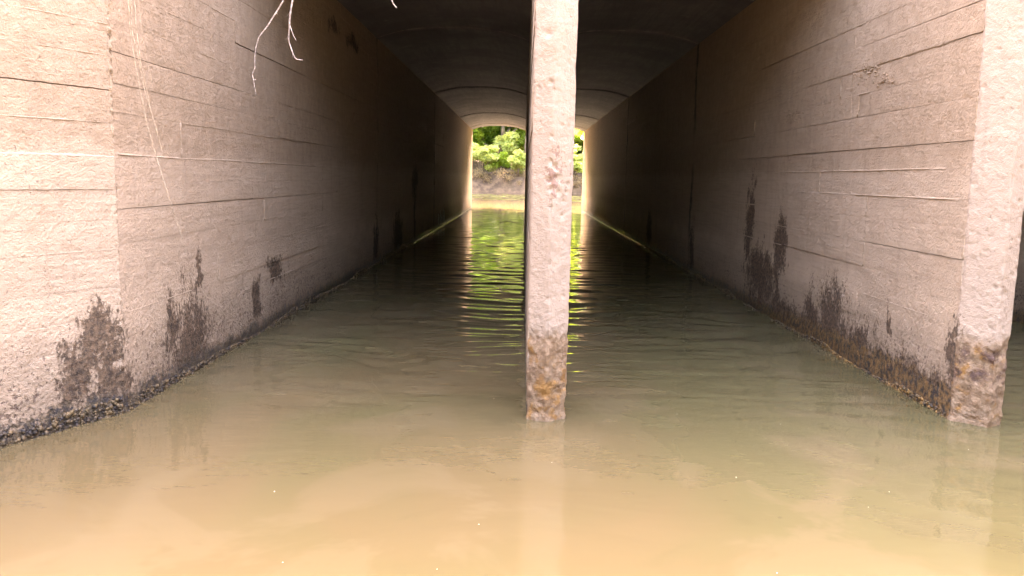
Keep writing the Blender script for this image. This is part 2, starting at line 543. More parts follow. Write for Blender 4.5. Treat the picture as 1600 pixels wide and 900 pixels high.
def build_ground():
    xs = np.concatenate([np.linspace(-900, -60, 15), np.arange(-56, -8, 2.0), np.arange(-8, 12, 0.4), np.arange(12, 60, 2.0), np.linspace(62, 900, 15)])
    ys = np.concatenate([np.linspace(-900, -32, 15), np.arange(-30, 0, 2.0), np.arange(0, 8, 0.4), np.arange(8, 38, 1.5), np.arange(38, 46, 0.5), np.arange(46, 80, 1.5),
                         np.arange(80, 96, 0.35), np.arange(96, 130, 3.0), np.linspace(133, 1400, 18)])
    X, Y = np.meshgrid(xs, ys, indexing='ij')
    P = np.stack([X, Y, np.zeros_like(X)], -1)
    n1 = fbm(P, 0.25, 3, 3)
    # distance outside the channel
    left = np.where(Y < 5, -3.3 - np.clip(5 - Y, 0, 9) * 0.5, -3.3)
    right = np.where(Y < 5, 6.6 + np.clip(5 - Y, 0, 9) * 0.5, 6.6)
    left = np.where(Y > 40, -3.3 - np.clip(Y - 40, 0, 60) * 0.55, left)
    right = np.where(Y > 40, 6.6 + np.clip(Y - 40, 0, 60) * 0.55, right)
    d = np.maximum(np.maximum(left - X, X - right), 0)
    h = -1.2 + np.clip(d / 0.5, 0, 1) * 4.4 + np.clip(d - 0.5, 0, 6) * 0.12
    out = np.clip((np.minimum(Y - 8, 37 - Y)) / 5, 0, 1)
    h = np.where(d > 0.4, h + out * 3.2, h)
    # far bank across the river bend
    bank = 83.2 + 0.5 * fbm(P * np.array([1, 0, 0]), 0.45, 3, 8)
    t = np.clip((Y - bank) / 2.6, 0, 1)
    hb = -0.9 + 2.7 * t ** 0.75 + np.clip(Y - bank - 2.6, 0, 30) * 0.16 + np.where(Y > bank, n1 * 0.22, 0)
    h = np.where(Y > 80, np.maximum(hb, np.where(d > 0.4, h, -0.9)), h)
    h = h + np.where(d > 0.5, n1 * 0.25, 0)
    P[..., 2] = h
    f = grid_faces(len(xs), len(ys))
    c = P.reshape(-1, 3)[f].mean(1)
    keep = ~((c[:, 0] > -3.3) & (c[:, 0] < 6.6) & (c[:, 1] > 4.8) & (c[:, 1] < 40.2))
    mesh('ground', P.reshape(-1, 3), f[keep], SOIL, smooth=True, kind='structure')
    # road embankment over the culvert
    xs = np.linspace(-3.6, 6.9, 22)
    ys = np.array([7.3, 7.6, 8, 8.5, 10, 12, 16, 20, 24, 28, 32, 34, 36, 38, 39.0, 39.75])
    X, Y = np.meshgrid(xs, ys, indexing='ij')
    Z = np.where(Y < 20, 6.3 + np.clip((Y - 7.3) / 6, 0, 1) * 0.9, 4.3 + np.clip((39.7 - Y) / 6, 0, 1) * 2.9)  # front end raised with the headwall, out of view, to block the sun
    P = np.stack([X, Y, Z + 0.1 * fbm(np.stack([X, Y, X * 0], -1), 0.5, 2, 4)], -1)
    mesh('embankment', P.reshape(-1, 3), grid_faces(len(xs), len(ys)), GROUND, smooth=True, kind='structure')


build_ground()


# ------------------------------------------------------------------ board-marked walls
def wall_panels(parent, o, d, n, courses, fins, gaps, s0, s1, joints, rnd, step0=0.03, seglen=(1.4, 3.6), minz=-0.25, reveal=True):
    """o: foot point, d: along, n: outward normal; one part per board imprint, one per grout fin"""
    o, d, n = np.array(o, float), np.array(d, float), np.array(n, float)
    up = np.array([0, 0, 1.0])
    breaks = [s0] + [j for j in joints if s0 < j < s1] + [s1]
    for k in range(len(courses) - 1):
        z0, z1 = courses[k], courses[k + 1]
        for a, b in zip(breaks[:-1], breaks[1:]):
            cuts = [a]
            while True:
                nx = cuts[-1] + rnd.uniform(*seglen) * (1.0 if cuts[-1] < 8 else 1.5)
                if nx > b - 0.7: break
                cuts.append(nx)
            cuts.append(b)
            for c0, c1 in zip(cuts[:-1], cuts[1:]):
                st = step0 * max(1, (c0 - s0 + 4) / 5.0)
                ns = max(3, int((c1 - c0) / (st * 1.6)) + 1)
                nz = max(3, int((z1 - z0) / st) + 1)
                vis = rnd.choice((0.1, 0.15, 0.5, 1.0, 1.3)) * (1.0 if z0 > 0.9 else 0.35)
                off = rnd.uniform(-0.004, 0.004) * vis
                tilt = rnd.uniform(-0.003, 0.003) * vis
                g0 = g1 = 0.0002 + 0.0004 * vis
                gap = gaps.get(round(z0, 2))
                if gap and not (c1 < gap[0] or c0 > gap[1]):
                    g0, g1 = (gap[2] * 0.75, gap[3] * 0.75) if rnd.random() > 0.0 else (0.001, 0.001)
                    off += 0.004
                elif rnd.random() < 0.14 and z0 > 0.9:
                    g0, g1 = rnd.choice([(0.001, 0.006), (0.006, 0.001), (0.003, 0.003)])
                e0 = 0.02 if c0 in joints else 0.0008
                e1 = 0.02 if c1 in joints else 0.0008
                S = np.linspace(0, 1, ns + 1)[:, None] * np.ones(nz + 1)[None, :]
                T = np.linspace(0, 1, nz + 1)[None, :] * np.ones(ns + 1)[:, None]
                s = (c0 + e0) + (c1 - c0 - e0 - e1) * S
                lo = z0 + g0 + (g1 - g0) * S
                z = lo + (z1 - 0.0006 - lo) * T
                P = o + s[..., None] * d + z[..., None] * up
                edge = np.minimum(np.minimum(S, 1 - S) * (c1 - c0), np.minimum(T, 1 - T) * (z1 - z0))
                rough = fbm(P, 7.0, 3, 21) * 0.0022 + fbm(P, 26, 2, 31) * 0.0016 * (1 + 1.5 * np.clip(1 - z / 0.9, 0, 1))
                wave = off + tilt * (2 * S - 1)
                chip = np.clip(vnoise(P, 16, 51) - 0.25, 0, 1) * np.exp(-edge / 0.014) * 0.011 * (0.25 + vis)
                # jagged arris where a board edge tore
                zj = fbm(P, 18, 2, 61) * 0.0022 * np.exp(-edge / 0.01)
                P = P + (wave + rough - chip)[..., None] * n + zj[..., None] * up
                V = P.reshape(-1, 3)
                nn = nz + 1
                F = [grid_faces(ns + 1, nn)]
                ring = [i * nn for i in range(ns + 1)] + [ns * nn + j for j in range(1, nn)] + [i * nn + nz for i in range(ns - 1, -1, -1)] + [j for j in range(nz - 1, 0, -1)]
                ring = np.array(ring)
                m = len(V)
                q = len(ring)
                V = np.concatenate([V, V[ring], V[ring] - 0.05 * n])
                ii = np.arange(q)
                jj = (ii + 1) % q
                F.append(np.stack([m + ii, m + q + ii, m + q + jj, m + jj], 1))
                mesh('concrete_panel', V, np.concatenate(F), WALL, parent, smooth=True)
    # grout fins: thin ragged ridges that squeezed out between two boards
    for (z, a, b, hgt) in fins:
        hgt *= 0.75
        m = max(6, int((b - a) / 0.05))
        s = np.linspace(a, b, m + 1)
        C = o + s[:, None] * d + z * up
        hh = hgt * (0.65 + 0.5 * vnoise(C, 5, 71) + 0.35 * vnoise(C, 23, 73)).clip(0.1, 1.6)
        th = hgt * (0.9 + 0.5 * vnoise(C, 9, 75))
        zz = 0.004 * fbm(C, 1.3, 2, 77)
        rows = []
        for (dn, dz) in ((-0.01, -1.3), (0.55, -0.9), (1.0, -0.1), (0.6, 0.9), (-0.01, 1.4)):
            dn_ = np.full_like(hh, -0.006) if dn < 0 else dn * hh
            rows.append(C + dn_[:, None] * n + (dz * th + zz)[:, None] * up)
        V = np.stack(rows, 1).reshape(-1, 3)
        mesh('grout_fin', V, grid_faces(m + 1, 5), FIN, parent, smooth=True)


def crust(parent, path, per_m, hmax, mat, name='shell_crust', seed=1, rmin=0.005, rmax=0.016, thin=0.7):
    """pebbly crust clinging along the waterline, one mass; path = list of (foot a, foot b, normal)"""
    r = np.random.default_rng(seed)
    base = np.array([(1, 0, 0), (-1, 0, 0), (0, 1, 0), (0, -1, 0), (0, 0, 1), (0, 0, -1)], float)
    bf = np.array([(0, 2, 4), (2, 1, 4), (1, 3, 4), (3, 0, 4), (2, 0, 5), (1, 2, 5), (3, 1, 5), (0, 3, 5)])
    V, F, off = [], [], 0
    for a, b, n in path:
        a, b, n = np.array(a, float), np.array(b, float), np.array(n, float)
        L = np.linalg.norm(b - a)
        for _ in range(int(L * per_m)):
            t = r.random()
            p = a + (b - a) * t
            hz = hmax * (0.55 + 0.6 * float(vnoise(p[None], 1.7, seed)[0])) 
            z = -0.03 + max(0.02, hz) * r.random() ** 1.5
            rad = rmin + (rmax - rmin) * r.random() ** 2
            sc = rad * np.array([r.uniform(.7, 1.4), r.uniform(.7, 1.4), r.uniform(.6, 1.1)])
            A = Euler((r.random() * 6, r.random() * 6, r.random() * 6)).to_matrix()
            v = (base * sc) @ np.array(A) + p + n * rad * 0.25 + np.array([0, 0, z])
            V.append(v)
            F.append(bf + off)
            off += 6
    return mesh(name, np.concatenate(V), np.concatenate(F), mat, parent, kind='stuff')


CL = [-0.35, -0.02, 0.2, 0.42, 0.62, 0.84, 1.05, 1.26, 1.42, 1.59, 1.84, 2.01, 2.19, 2.38, 2.57, 2.76, 2.95, 3.14, 3.35, 3.55, 3.72]
CR = [-0.35, -0.02, 0.2, 0.42, 0.62, 0.84, 1.04, 1.24, 1.42, 1.62, 1.79, 2.06, 2.25, 2.45, 2.64, 2.83, 3.02, 3.21, 3.40, 3.57, 3.72]
CW = [-0.35, -0.02, 0.2, 0.42, 0.62, 0.80, 1.02, 1.20, 1.38, 1.57, 1.77, 1.96, 2.16, 2.34, 2.55, 2.75, 2.95, 3.2, 3.45, 3.72]

# left side wall
lw = empty('side_wall', (XL, Y0, 0), 'long board-marked concrete wall left of the channel with a dark stain near its front corner', 'wall')
g = MB(); g.box(XL - 0.6, XL - 0.022, Y0 + 0.012, Y1, -0.8, SPRING + 0.3); g.build('wall_core', WALL, lw)
wall_panels(lw, (XL, 0, 0), (0, 1, 0), (1, 0, 0), CL,
            [(1.59, 5.05, 9.9, 0.008), (1.595, 10.0, 11.3, 0.006), (1.84, 5.98, 9.4, 0.006), (2.38, 6.4, 9.6, 0.006), (2.76, 5.5, 7.4, 0.006), (0.62, 5.1, 6.1, 0.004), (0.86, 8.2, 13, 0.005), (2.01, 10.3, 12.6, 0.005),
             (2.19, 7.2, 8.2, 0.005), (0.47, 8.0, 12.0, 0.006), (2.57, 5.2, 6.4, 0.004)],
            {2.19: (5.0, 6.5, 0.007, 0.003), 1.84: (9.6, 11.8, 0.013, 0.004), 1.26: (6.9, 10.0, 0.004, 0.011), 2.57: (9.9, 10.6, 0.012, 0.003), 0.62: (9.2, 11, .002, .008)},
            5.012, 25.5, [14.0, 23.0], random.Random(5))
g = MB(); g.box(XL - 0.03, XL - 0.002, 25.5, Y1, -0.5, SPRING); g.build('wall_face', WALL, lw)
crust(lw, [((XL, 5.05, 0), (XL, 9, 0), (1, 0, 0))], 620, 0.13, CRUST, seed=3)
crust(lw, [((XL, 9, 0), (XL, 19, 0), (1, 0, 0))], 200, 0.13, CRUST, seed=4, rmin=0.008, rmax=0.025)
g = MB(); g.box(XL - 0.02, XL + 0.014, 17.5, Y1, -0.2, 0.009); g.build('ledge', WETLEDGE, lw)
for i, (yy, za, zb) in enumerate([(24.2, 0.10, 0.42), (24.7, 0.08, 0.5), (25.1, 0.06, 0.36), (25.6, 0.1, 0.55), (26.0, 0.08, 0.45), (36.5, 1.9, 2.9)]):
    g = MB()
    pts = [(XL + 0.004, yy + 0.01 * math.sin(j * 1.7 + i), za + (zb - za) * j / 6) for j in range(7)]
    g.tube(pts, [0.02 * (0.4 + 0.6 * math.sin(math.pi * (j + 0.6) / 7.2)) for j in range(7)], 5)
    g.build('lime_streak', LIME, lw)

# left wing wall: splays out towards the viewer
WD = np.array([-0.43, -0.903, 0]); WD /= np.linalg.norm(WD)
WN = np.array([0.903, -0.43, 0]); WN /= np.linalg.norm(WN)
C0 = np.array([XL + 0.0, Y0, 0])
ww = empty('wing_wall', tuple(C0), 'pale splayed concrete wing wall at the left edge with ochre crust at its foot', 'wall')
WCO = C0 + WN * -0.022
g = MB()
p = [C0 - WN * 0.024, C0 + WD * 6.0 - WN * 0.024, C0 + WD * 6.0 - WN * 0.5, C0 - WN * 0.5 + np.array([-0.02, 0.3, 0])]
tops = [3.72, 1.6, 1.6, 3.72]
g.add([(a[0], a[1], -0.8) for a in p] + [(a[0], a[1], t) for a, t in zip(p, [4.3, 4.3, 4.3, 4.3])],
      [(0, 1, 2, 3), (7, 6, 5, 4), (0, 4, 5, 1), (1, 5, 6, 2), (2, 6, 7, 3), (3, 7, 4, 0)])
g.build('wall_core', WALL, ww)
wall_panels(ww, tuple(C0), tuple(WD), tuple(WN), CW,
            [(1.57, 0.0, 1.6, 0.009), (1.77, 0.0, 1.3, 0.006), (2.16, 0.02, 1.1, 0.004), (2.34, 0.0, 0.9, 0.005), (1.02, 0.1, 1.0, 0.003)],
            {1.96: (0.0, 1.2, 0.009, 0.003), 1.38: (0.0, 0.6, 0.003, 0.002)},
            0.004, 6.0, [], random.Random(9), step0=0.025)
crust(ww, [(tuple(C0 + WD * 0.02), tuple(C0 + WD * 2.2), tuple(WN))], 620, 0.15, CRUST, seed=6, rmin=0.006, rmax=0.02)
crust(ww, [(tuple(C0 + WD * 0.0), tuple(C0 + WD * 2.0), tuple(WN))], 420, 0.06, OCHRE, name='ochre_crust', seed=7, rmin=0.006, rmax=0.018)


# torn arris between the side wall and the wing wall
def arris():
    nz, nu = 420, 13
    z = np.linspace(-0.3, 3.7, nz)
    u = np.linspace(-1, 1, nu)
    Z, U = np.meshgrid(z, u, indexing='ij')
    w = 0.022 + 0.010 * fbm(np.stack([U * 0, U * 0, Z], -1), 6, 2, 5)
    P = np.where((U < 0)[..., None], C0 + (-U * w)[..., None] * WD, C0 + (U * w)[..., None] * np.array([0, 1.0, 0]))
    nrm = (WN + np.array([1, 0, 0])) / np.linalg.norm(WN + np.array([1, 0, 0]))
    P = P + np.stack([0 * Z, 0 * Z, Z], -1)
    fall = 1 - np.abs(U)
    torn = np.clip((fbm(np.stack([U * 0, U * 0, Z], -1), 1.2, 2, 15) + np.exp(-((Z - 2.05) / 0.28) ** 2) * 1.4), 0, 1.3)
    rough = fbm(P, 38, 3, 33) * (0.003 + 0.008 * torn) - 0.006 * torn * vnoise(P, 12, 4)
    P = P + (np.where(np.abs(U) > 0.99, -0.012, 0.003 * fall + rough))[..., None] * nrm
    mesh('torn_edge', P.reshape(-1, 3), grid_faces(nz, nu), WALL, ww, smooth=True)


arris()


# noses of the dividing walls
def nose(parent, plan, yb, z1, seed, pits):
    """plan: corner polyline of the front in plan from left to right"""
    pts = np.array(plan, float)
    seg = np.linalg.norm(np.diff(pts, axis=0), axis=1)
    acc = np.concatenate([[0], np.cumsum(seg)])
    t = np.concatenate([np.linspace(acc[k], acc[k + 1], max(3, int(seg[k] / 0.006)), endpoint=False) for k in range(len(seg))] + [[acc[-1]]])
    nu = len(t)
    px = np.interp(t, acc, pts[:, 0]); py = np.interp(t, acc, pts[:, 1])
    # light rounding, then outward normals
    for _ in range(1):
        px[1:-1] = (px[:-2] + 2 * px[1:-1] + px[2:]) / 4
        py[1:-1] = (py[:-2] + 2 * py[1:-1] + py[2:]) / 4
    tx, ty = np.gradient(px), np.gradient(py)
    ln = np.hypot(tx, ty)
    nx, ny = ty / ln, -tx / ln
    z = np.concatenate([np.arange(-0.4, 2.7, 0.009), np.arange(2.7, z1 + 0.02, 0.03)])
    Z = z[:, None] * np.ones(nu)[None]
    P = np.stack([px[None] + 0 * Z, py[None] + 0 * Z, Z], -1)
    N = np.stack([nx[None] + 0 * Z, ny[None] + 0 * Z, 0 * Z], -1)
    disp = fbm(P, 5, 3, seed) * 0.0028 + fbm(P, 34, 3, seed + 3) * 0.0020
    low = np.clip((0.58 + 0.06 * vnoise(P, 6, seed + 9) - Z) / 0.06, 0, 1)
    disp += low * (fbm(P, 17, 3, seed + 5) * 0.011 - 0.004)
    pit = np.clip(vnoise(P, 27, seed + 7) - 0.66, 0, 1) * 0.028
    for (x, zc, rr, dep) in pits:
        dd = np.hypot((P[..., 0] - x), (Z - zc)) / rr
        pit = pit + np.clip(1.25 - dd + 0.35 * vnoise(P, 40, seed + 11), 0, 1) * dep
    disp -= pit
    # ragged arrises: the corners of the plan are chewed
    curv = np.abs(np.gradient(np.unwrap(np.arctan2(ny, nx))))
    curv = curv / curv.max()
    disp -= curv[None] * (np.clip(fbm(P, 11, 3, seed + 13) + 0.15, 0, 2) * 0.010)
    P = P + disp[..., None] * N
    mesh('nose', P.reshape(-1, 3), grid_faces(len(z), nu, flip=True), NOSE, parent, smooth=True)


cw = empty('dividing_wall', (0.17, 5.0, 0), 'slim pale concrete nose of the middle dividing wall standing in the water', 'wall')
nose(cw, [(XC0, 5.10), (XC0, 5.075), (0.17, 5.005), (XC1, 5.10), (XC1, 5.30)], 5.30, SPRING + 0.3, 3,
     [(0.16, 1.60, 0.018, 0.012), (0.19, 1.57, 0.02, 0.014), (0.15, 1.49, 0.022, 0.012), (0.20, 1.50, 0.025, 0.013), (0.17, 1.44, 0.02, 0.012), (0.215, 1.42, 0.022, 0.012),
      (0.25, 1.36, 0.016, 0.012), (0.17, 1.33, 0.014, 0.01), (0.13, 2.34, 0.02, 0.01), (0.17, 2.02, 0.012, 0.01), (0.15, 2.06, 0.016, 0.012), (0.16, 1.75, 0.012, 0.01), (0.27, 1.47, 0.01, 0.01),
      (0.24, 1.28, 0.012, 0.01), (0.26, 1.42, 0.012, 0.01)])
g = MB(); g.box(XC0 + 0.022, XC1 - 0.004, 5.27, Y1, -0.8, SPRING + 0.25); g.build('wall_core', WALL, cw)
wall_panels(cw, (XC0, 0, 0), (0, 1, 0), (-1, 0, 0), CR, [(2.06, 5.8, 9, 0.006), (1.62, 5.8, 9, 0.006)], {2.45: (5.7, 14, 0.01, 0.006), 2.83: (5.7, 14, 0.006, 0.012), 1.79: (5.7, 9, .008, .003)},
            5.09, 23.0, [14.0], random.Random(21), step0=0.06, seglen=(3.0, 5.0))

pw = empty('pier_wall', (2.96, 5.1, 0), 'concrete pier wall right of the channel with pale nose, brown stained foot and splash marks', 'wall')
nose(pw, [(XR0, 5.305), (XR0, 5.285), (2.96, 5.12), (3.085, 5.19), (XR1, 5.28), (XR1, 5.45)], 5.30, SPRING + 0.3, 43,
     [(3.05, 1.42, 0.02, 0.012), (2.99, 0.85, 0.03, 0.010), (3.07, 1.20, 0.018, 0.012), (2.95, 0.38, 0.06, 0.012), (3.05, 0.46, 0.05, 0.014), (3.04, 0.3, 0.05, 0.012), (3.06, 1.7, 0.02, 0.01)])
g = MB(); g.box(XR0 + 0.022, XR1 - 0.004, 5.27, Y1, -0.8, SPRING + 0.25); g.build('wall_core', WALL, pw)
wall_panels(pw, (XR0, 0, 0), (0, 1, 0), (-1, 0, 0), CR,
            [(1.62, 5.6, 13.6, 0.008), (1.42, 5.35, 8.6, 0.008), (2.25, 7.0, 9.5, 0.005), (2.64, 7.2, 8.8, 0.007), (1.24, 7.9, 13, 0.007), (1.04, 6.8, 9.6, 0.006), (2.83, 6.2, 8, 0.005), (0.84, 9, 13, .006), (2.45, 5.6, 7.6, 0.003), (0.62, 5.6, 6.8, .004)],
            {1.79: (5.9, 13.8, 0.004, 0.012), 2.64: (5.2, 7.4, 0.008, 0.004), 2.45: (5.3, 6.9, 0.004, 0.002), 1.04: (5.3, 8.2, 0.005, 0.007), 2.06: (9, 13.5, .006, .003), 0.84: (7.4, 9.2, .002, .009), 0.42: (8, 13, .003, .005)},
            5.295, 25.5, [14.0, 23.0], random.Random(17))
g = MB(); g.box(XR0 + 0.002, XR0 + 0.03, 25.5, Y1, -0.5, SPRING); g.build('wall_face', WALL, pw)
g = MB()
pts = [(XR0 - 0.001, 7.33 + 0.012 * math.sin(j * 1.3), 1.82 + 0.93 * j / 10) for j in range(11)]
g.tube(pts, [0.003 + 0.002 * math.sin(j * 2.1) for j in range(11)], 5); g.build('grout_fin', WALL, pw, smooth=True)
g = MB()
pts = [(XL + 0.001, 5.985 + 0.006 * math.sin(j * 1.3), 1.59 + 0.25 * j / 6) for j in range(7)]
g.tube(pts, [0.008 + 0.002 * math.sin(j * 2.1) for j in range(7)], 5); g.build('grout_fin', FIN, lw, smooth=True)
crust(pw, [((XR0, 5.32, 0), (XR0, 7.6, 0), (-1, 0, 0))], 480, 0.12, OCHRE, name='ochre_crust', seed=13, rmin=0.006, rmax=0.016)
crust(pw, [((XR0, 5.32, 0), (XR0, 10, 0), (-1, 0, 0))], 380, 0.09, CRUST, seed=14)
crust(pw, [((XR0, 10, 0), (XR0, 19, 0), (-1, 0, 0))], 200, 0.14, CRUST, seed=15, rmin=0.008, rmax=0.024)
g = MB(); g.box(XR0 - 0.014, XR0 + 0.02, 18.0, Y1, -0.2, 0.009); g.build('ledge', WETLEDGE, pw)

# honeycombed patch on the right wall: loose aggregate left bare
hr = np.random.default_rng(8)
V, F, off = [], [], 0
base = np.array([(1, 0, 0), (-1, 0, 0), (0, 1, 0), (0, -1, 0), (0, 0, 1), (0, 0, -1)], float)
bf = np.array([(0, 2, 4), (2, 1, 4), (1, 3, 4), (3, 0, 4), (2, 0, 5), (1, 2, 5), (3, 1, 5), (0, 3, 5)])
for (cy, cz, n_, sy, sz) in ((7.05, 2.44, 90, 0.14, 0.055), (8.9, 2.2, 40, 0.12, 0.05), (6.7, 2.32, 30, 0.12, 0.02)):
    for _ in range(n_):
        rad = hr.uniform(0.005, 0.014)
        A = np.array(Euler(tuple(hr.random(3) * 6)).to_matrix())
        V.append((base * rad * hr.uniform(.6, 1.3, 3)) @ A + np.array([XR0 - 0.002, cy + hr.normal() * sy, cz + hr.normal() * sz]))
        F.append(bf + off); off += 6
mesh('bare_aggregate', np.concatenate(V), np.concatenate(F), WALL, pw, kind='stuff')

# outer wall of the third channel
fw = empty('outer_wall', (XF, Y0, 0), 'dark concrete wall in the shaded channel beyond the right pier', 'wall')
g = MB(); g.box(XF, XF + 0.6, Y0, Y1, -0.8, SPRING + 0.3); g.build('wall_core', WALL, fw)
g = MB()
p = [(XF, Y0), (XF + 2.6, Y0 - 5.4), (XF + 3.1, Y0 - 5.2), (XF + 0.6, Y0 + 0.1)]
g.add([(a[0], a[1], -0.8) for a in p] + [(a[0], a[1], 4.3) for a in p], [(0, 3, 2, 1), (4, 5, 6, 7), (0, 1, 5, 4), (1, 2, 6, 5), (2, 3, 7, 6), (3, 0, 4, 7)])
g.build('wing', WALL, fw)

# roof: three vaults cast in four lengths, headwalls, parapets
rf = empty('culvert_roof', (0.17, Y0 + 0.3, SPRING), 'dark arched concrete roof spanning the channels between the walls', 'roof')


def arch(x0, x1, m=24):
    u = np.linspace(0, 1, m + 1)
    return x0 + (x1 - x0) * u, SPRING + RISE * (1 - np.abs(2 * u - 1) ** 2.6)


cells = [(XL, XC0), (XC1, XR0), (XR1, XF)]
lens = [YP] + JOINTS + [38.2, Y1]
for ci, (a, b) in enumerate(cells):
    for y0, y1 in zip(lens[:-1], lens[1:]):
        ax, az = arch(a - 0.003, b + 0.003)
        m = len(ax)
        dz = random.uniform(-0.004, 0.004)
        ny = int((y1 - y0) / 0.25) + 2
        yy = np.linspace(y0 + 0.006, y1 - 0.006, ny)
        P = np.stack([np.broadcast_to(ax, (ny, m)), np.broadcast_to(yy[:, None], (ny, m)), np.broadcast_to(az + dz, (ny, m))], -1).copy()
        P[..., 2] += fbm(P * np.array([5, 0.6, 1]), 1.0, 2, 91) * 0.006
        top = P[[0, 0, -1, -1], [0, -1, -1, 0]].copy(); top[:, 2] = TOP
        V = P.reshape(-1, 3)
        F = [tuple(f) for f in grid_faces(ny, m)]
        e = [list(range(m)), [(ny - 1) * m + k for k in range(m)]]
        vv = [tuple(q) for q in V]
        # end faces up to the slab
        for row in e:
            o0 = len(vv)
            vv += [(V[k][0], V[k][1], TOP - 0.16) for k in row]
            F += [(row[k], row[k + 1], o0 + k + 1, o0 + k) for k in range(m - 1)]
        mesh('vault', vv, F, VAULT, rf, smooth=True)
    for yj in JOINTS + [38.2]:
        g = MB()
        ax, az = arch(a + 0.01, b - 0.01, 16)
        g.tube([(x, yj, z + 0.004) for x, z in zip(ax, az)], [0.006 + 0.003 * math.sin(k * 1.9) for k in range(len(ax))], 5)
        g.build('joint_seam', SEAM, rf, smooth=True)
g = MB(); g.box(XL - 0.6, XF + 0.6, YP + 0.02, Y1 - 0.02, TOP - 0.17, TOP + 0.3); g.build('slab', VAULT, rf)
for (ya, yb) in ((YP - 0.02, YP + 0.32), (Y1 - 0.35, Y1 + 0.01)):
    g = MB()
    g.box(XL - 1.2, XF + 1.2, ya, yb, SPRING + RISE + 0.06, 6.6 if ya < 10 else 4.85)  # unseen front headwall, raised so its shadow covers the near water
    for (a, b) in ((XL - 1.2, XL - 0.004), (XC0 + .005, XC1 - .005), (XR0 + .005, XR1 - .005), (XF + 0.004, XF + 1.2)):
        g.box(a, b, ya + 0.004 if ya < 10 else ya, yb - 0.004 if ya > 10 else yb, SPRING - 0.02, SPRING + RISE + 0.058)
    for (a, b) in cells:
        ax, az = arch(a, b)
        for k in range(len(ax) - 1):
            zt = SPRING + RISE + 0.065
            g.add([(ax[k], ya, az[k] + .004), (ax[k + 1], ya, az[k + 1] + .004), (ax[k + 1], ya, zt), (ax[k], ya, zt), (ax[k], yb, az[k] + .004), (ax[k + 1], yb, az[k + 1] + .004), (ax[k + 1], yb, zt), (ax[k], yb, zt)],
                  [(0, 1, 2, 3), (7, 6, 5, 4), (0, 4, 5, 1)])
    g.build('headwall', WALL, rf)

# ------------------------------------------------------------------ hanging twigs and strands


def wander(pts, n, amp, seed):
    pts = np.array(pts, float)
    t = np.linspace(0, len(pts) - 1, n)
    out = np.stack([np.interp(t, np.arange(len(pts)), pts[:, k]) for k in range(3)], 1)
    out += amp * np.stack([fbm(out, 9, 2, seed + k) for k in range(3)], 1)
    return [tuple(a) for a in out]


YT = 4.7
t = empty('hanging_twig', (-1.30, YT, 4.8), 'bare pale forked twig hanging at the top left with a hooked tip', 'twig', 'bare twigs hanging from the parapet')
g = MB()
pts = wander([(-1.1, 7.2, 6.55), (-1.12, 6.0, 6.0), (-1.18, 5.0, 5.0), (-1.20, YT, 4.4), (-1.24, YT, 3.4), (-1.265, YT, 2.6), (-1.285, YT, 2.44), (-1.305, YT, 2.33), (-1.308, YT, 2.22), (-1.285, YT, 2.15), (-1.272, YT, 2.126), (-1.255, YT, 2.122), (-1.232, YT, 2.118)], 60, 0.003, 3)
g.tube(pts, list(np.linspace(0.0085, 0.0018, 60)), 7)
g.build('stem', TWIG, t, smooth=True)
g = MB()
pts = wander([(-1.306, YT, 2.33), (-1.297, YT, 2.29), (-1.283, YT - 0.01, 2.255), (-1.262, YT - 0.02, 2.218)], 14, 0.002, 5)
g.tube(pts, list(np.linspace(0.0028, 0.0014, 14)), 6); g.build('side_shoot', TWIG, t, smooth=True)
for (p0, p1) in (((-1.298, YT, 2.37), (-1.318, YT - 0.01, 2.345)), ((-1.309, YT, 2.25), (-1.326, YT, 2.225)), ((-1.285, YT, 2.15), (-1.289, YT - 0.01, 2.128))):
    g = MB(); g.tube(wander([p0, p1], 6, 0.002, int(p1[2] * 1000)), list(np.linspace(0.0013, 0.0005, 6)), 5); g.build('rootlet', TWIG, t)
t = empty('hanging_twig', (-1.35, YT, 4.8), 'long thin crooked twig hanging left of the forked twig in front of the left wall', 'twig', 'bare twigs hanging from the parapet')
g = MB()
pts = wander([(-1.3, 7.2, 6.55), (-1.3, 6.0, 5.9), (-1.26, 5.0, 4.9), (-1.23, YT, 4.3), (-1.27, YT, 3.2), (-1.30, YT, 2.6), (-1.335, YT, 2.44), (-1.375, YT, 2.37), (-1.42, YT, 2.30), (-1.475, YT, 2.235), (-1.49, YT, 2.18), (-1.497, YT, 2.12), (-1.497, YT, 2.07), (-1.512, YT, 2.035), (-1.505, YT, 2.00), (-1.495, YT, 1.922)], 70, 0.003, 13)
g.tube(pts, list(np.linspace(0.0065, 0.0014, 70)), 7); g.build('stem', TWIG, t, smooth=True)
for (a, b) in (((-1.375, YT, 2.37), (-1.368, YT, 2.36)), ((-1.506, YT, 2.005), (-1.494, YT, 2.008)), ((-1.497, YT, 2.12), (-1.503, YT, 2.112))):
    g = MB()
    g.tube([a, b], [0.004, 0.0018], 5)
    g.build('bud', TWIG, t)
t = empty('hanging_twig', (-0.78, YT, 4.8), 'short bare twig tip poking down at the top edge in front of the dark roof', 'twig', 'bare twigs hanging from the parapet')
g = MB()
pts = wander([(-0.9, 7.2, 6.55), (-0.9, 5.9, 5.9), (-0.92, 5.0, 4.9), (-0.92, YT, 4.2), (-0.86, YT, 3.3), (-0.76, YT, 2.5), (-0.735, YT, 2.43), (-0.712, YT, 2.405)], 30, 0.003, 23)
g.tube(pts, list(np.linspace(0.007, 0.0026, 30)), 6); g.build('stem', TWIG, t, smooth=True)

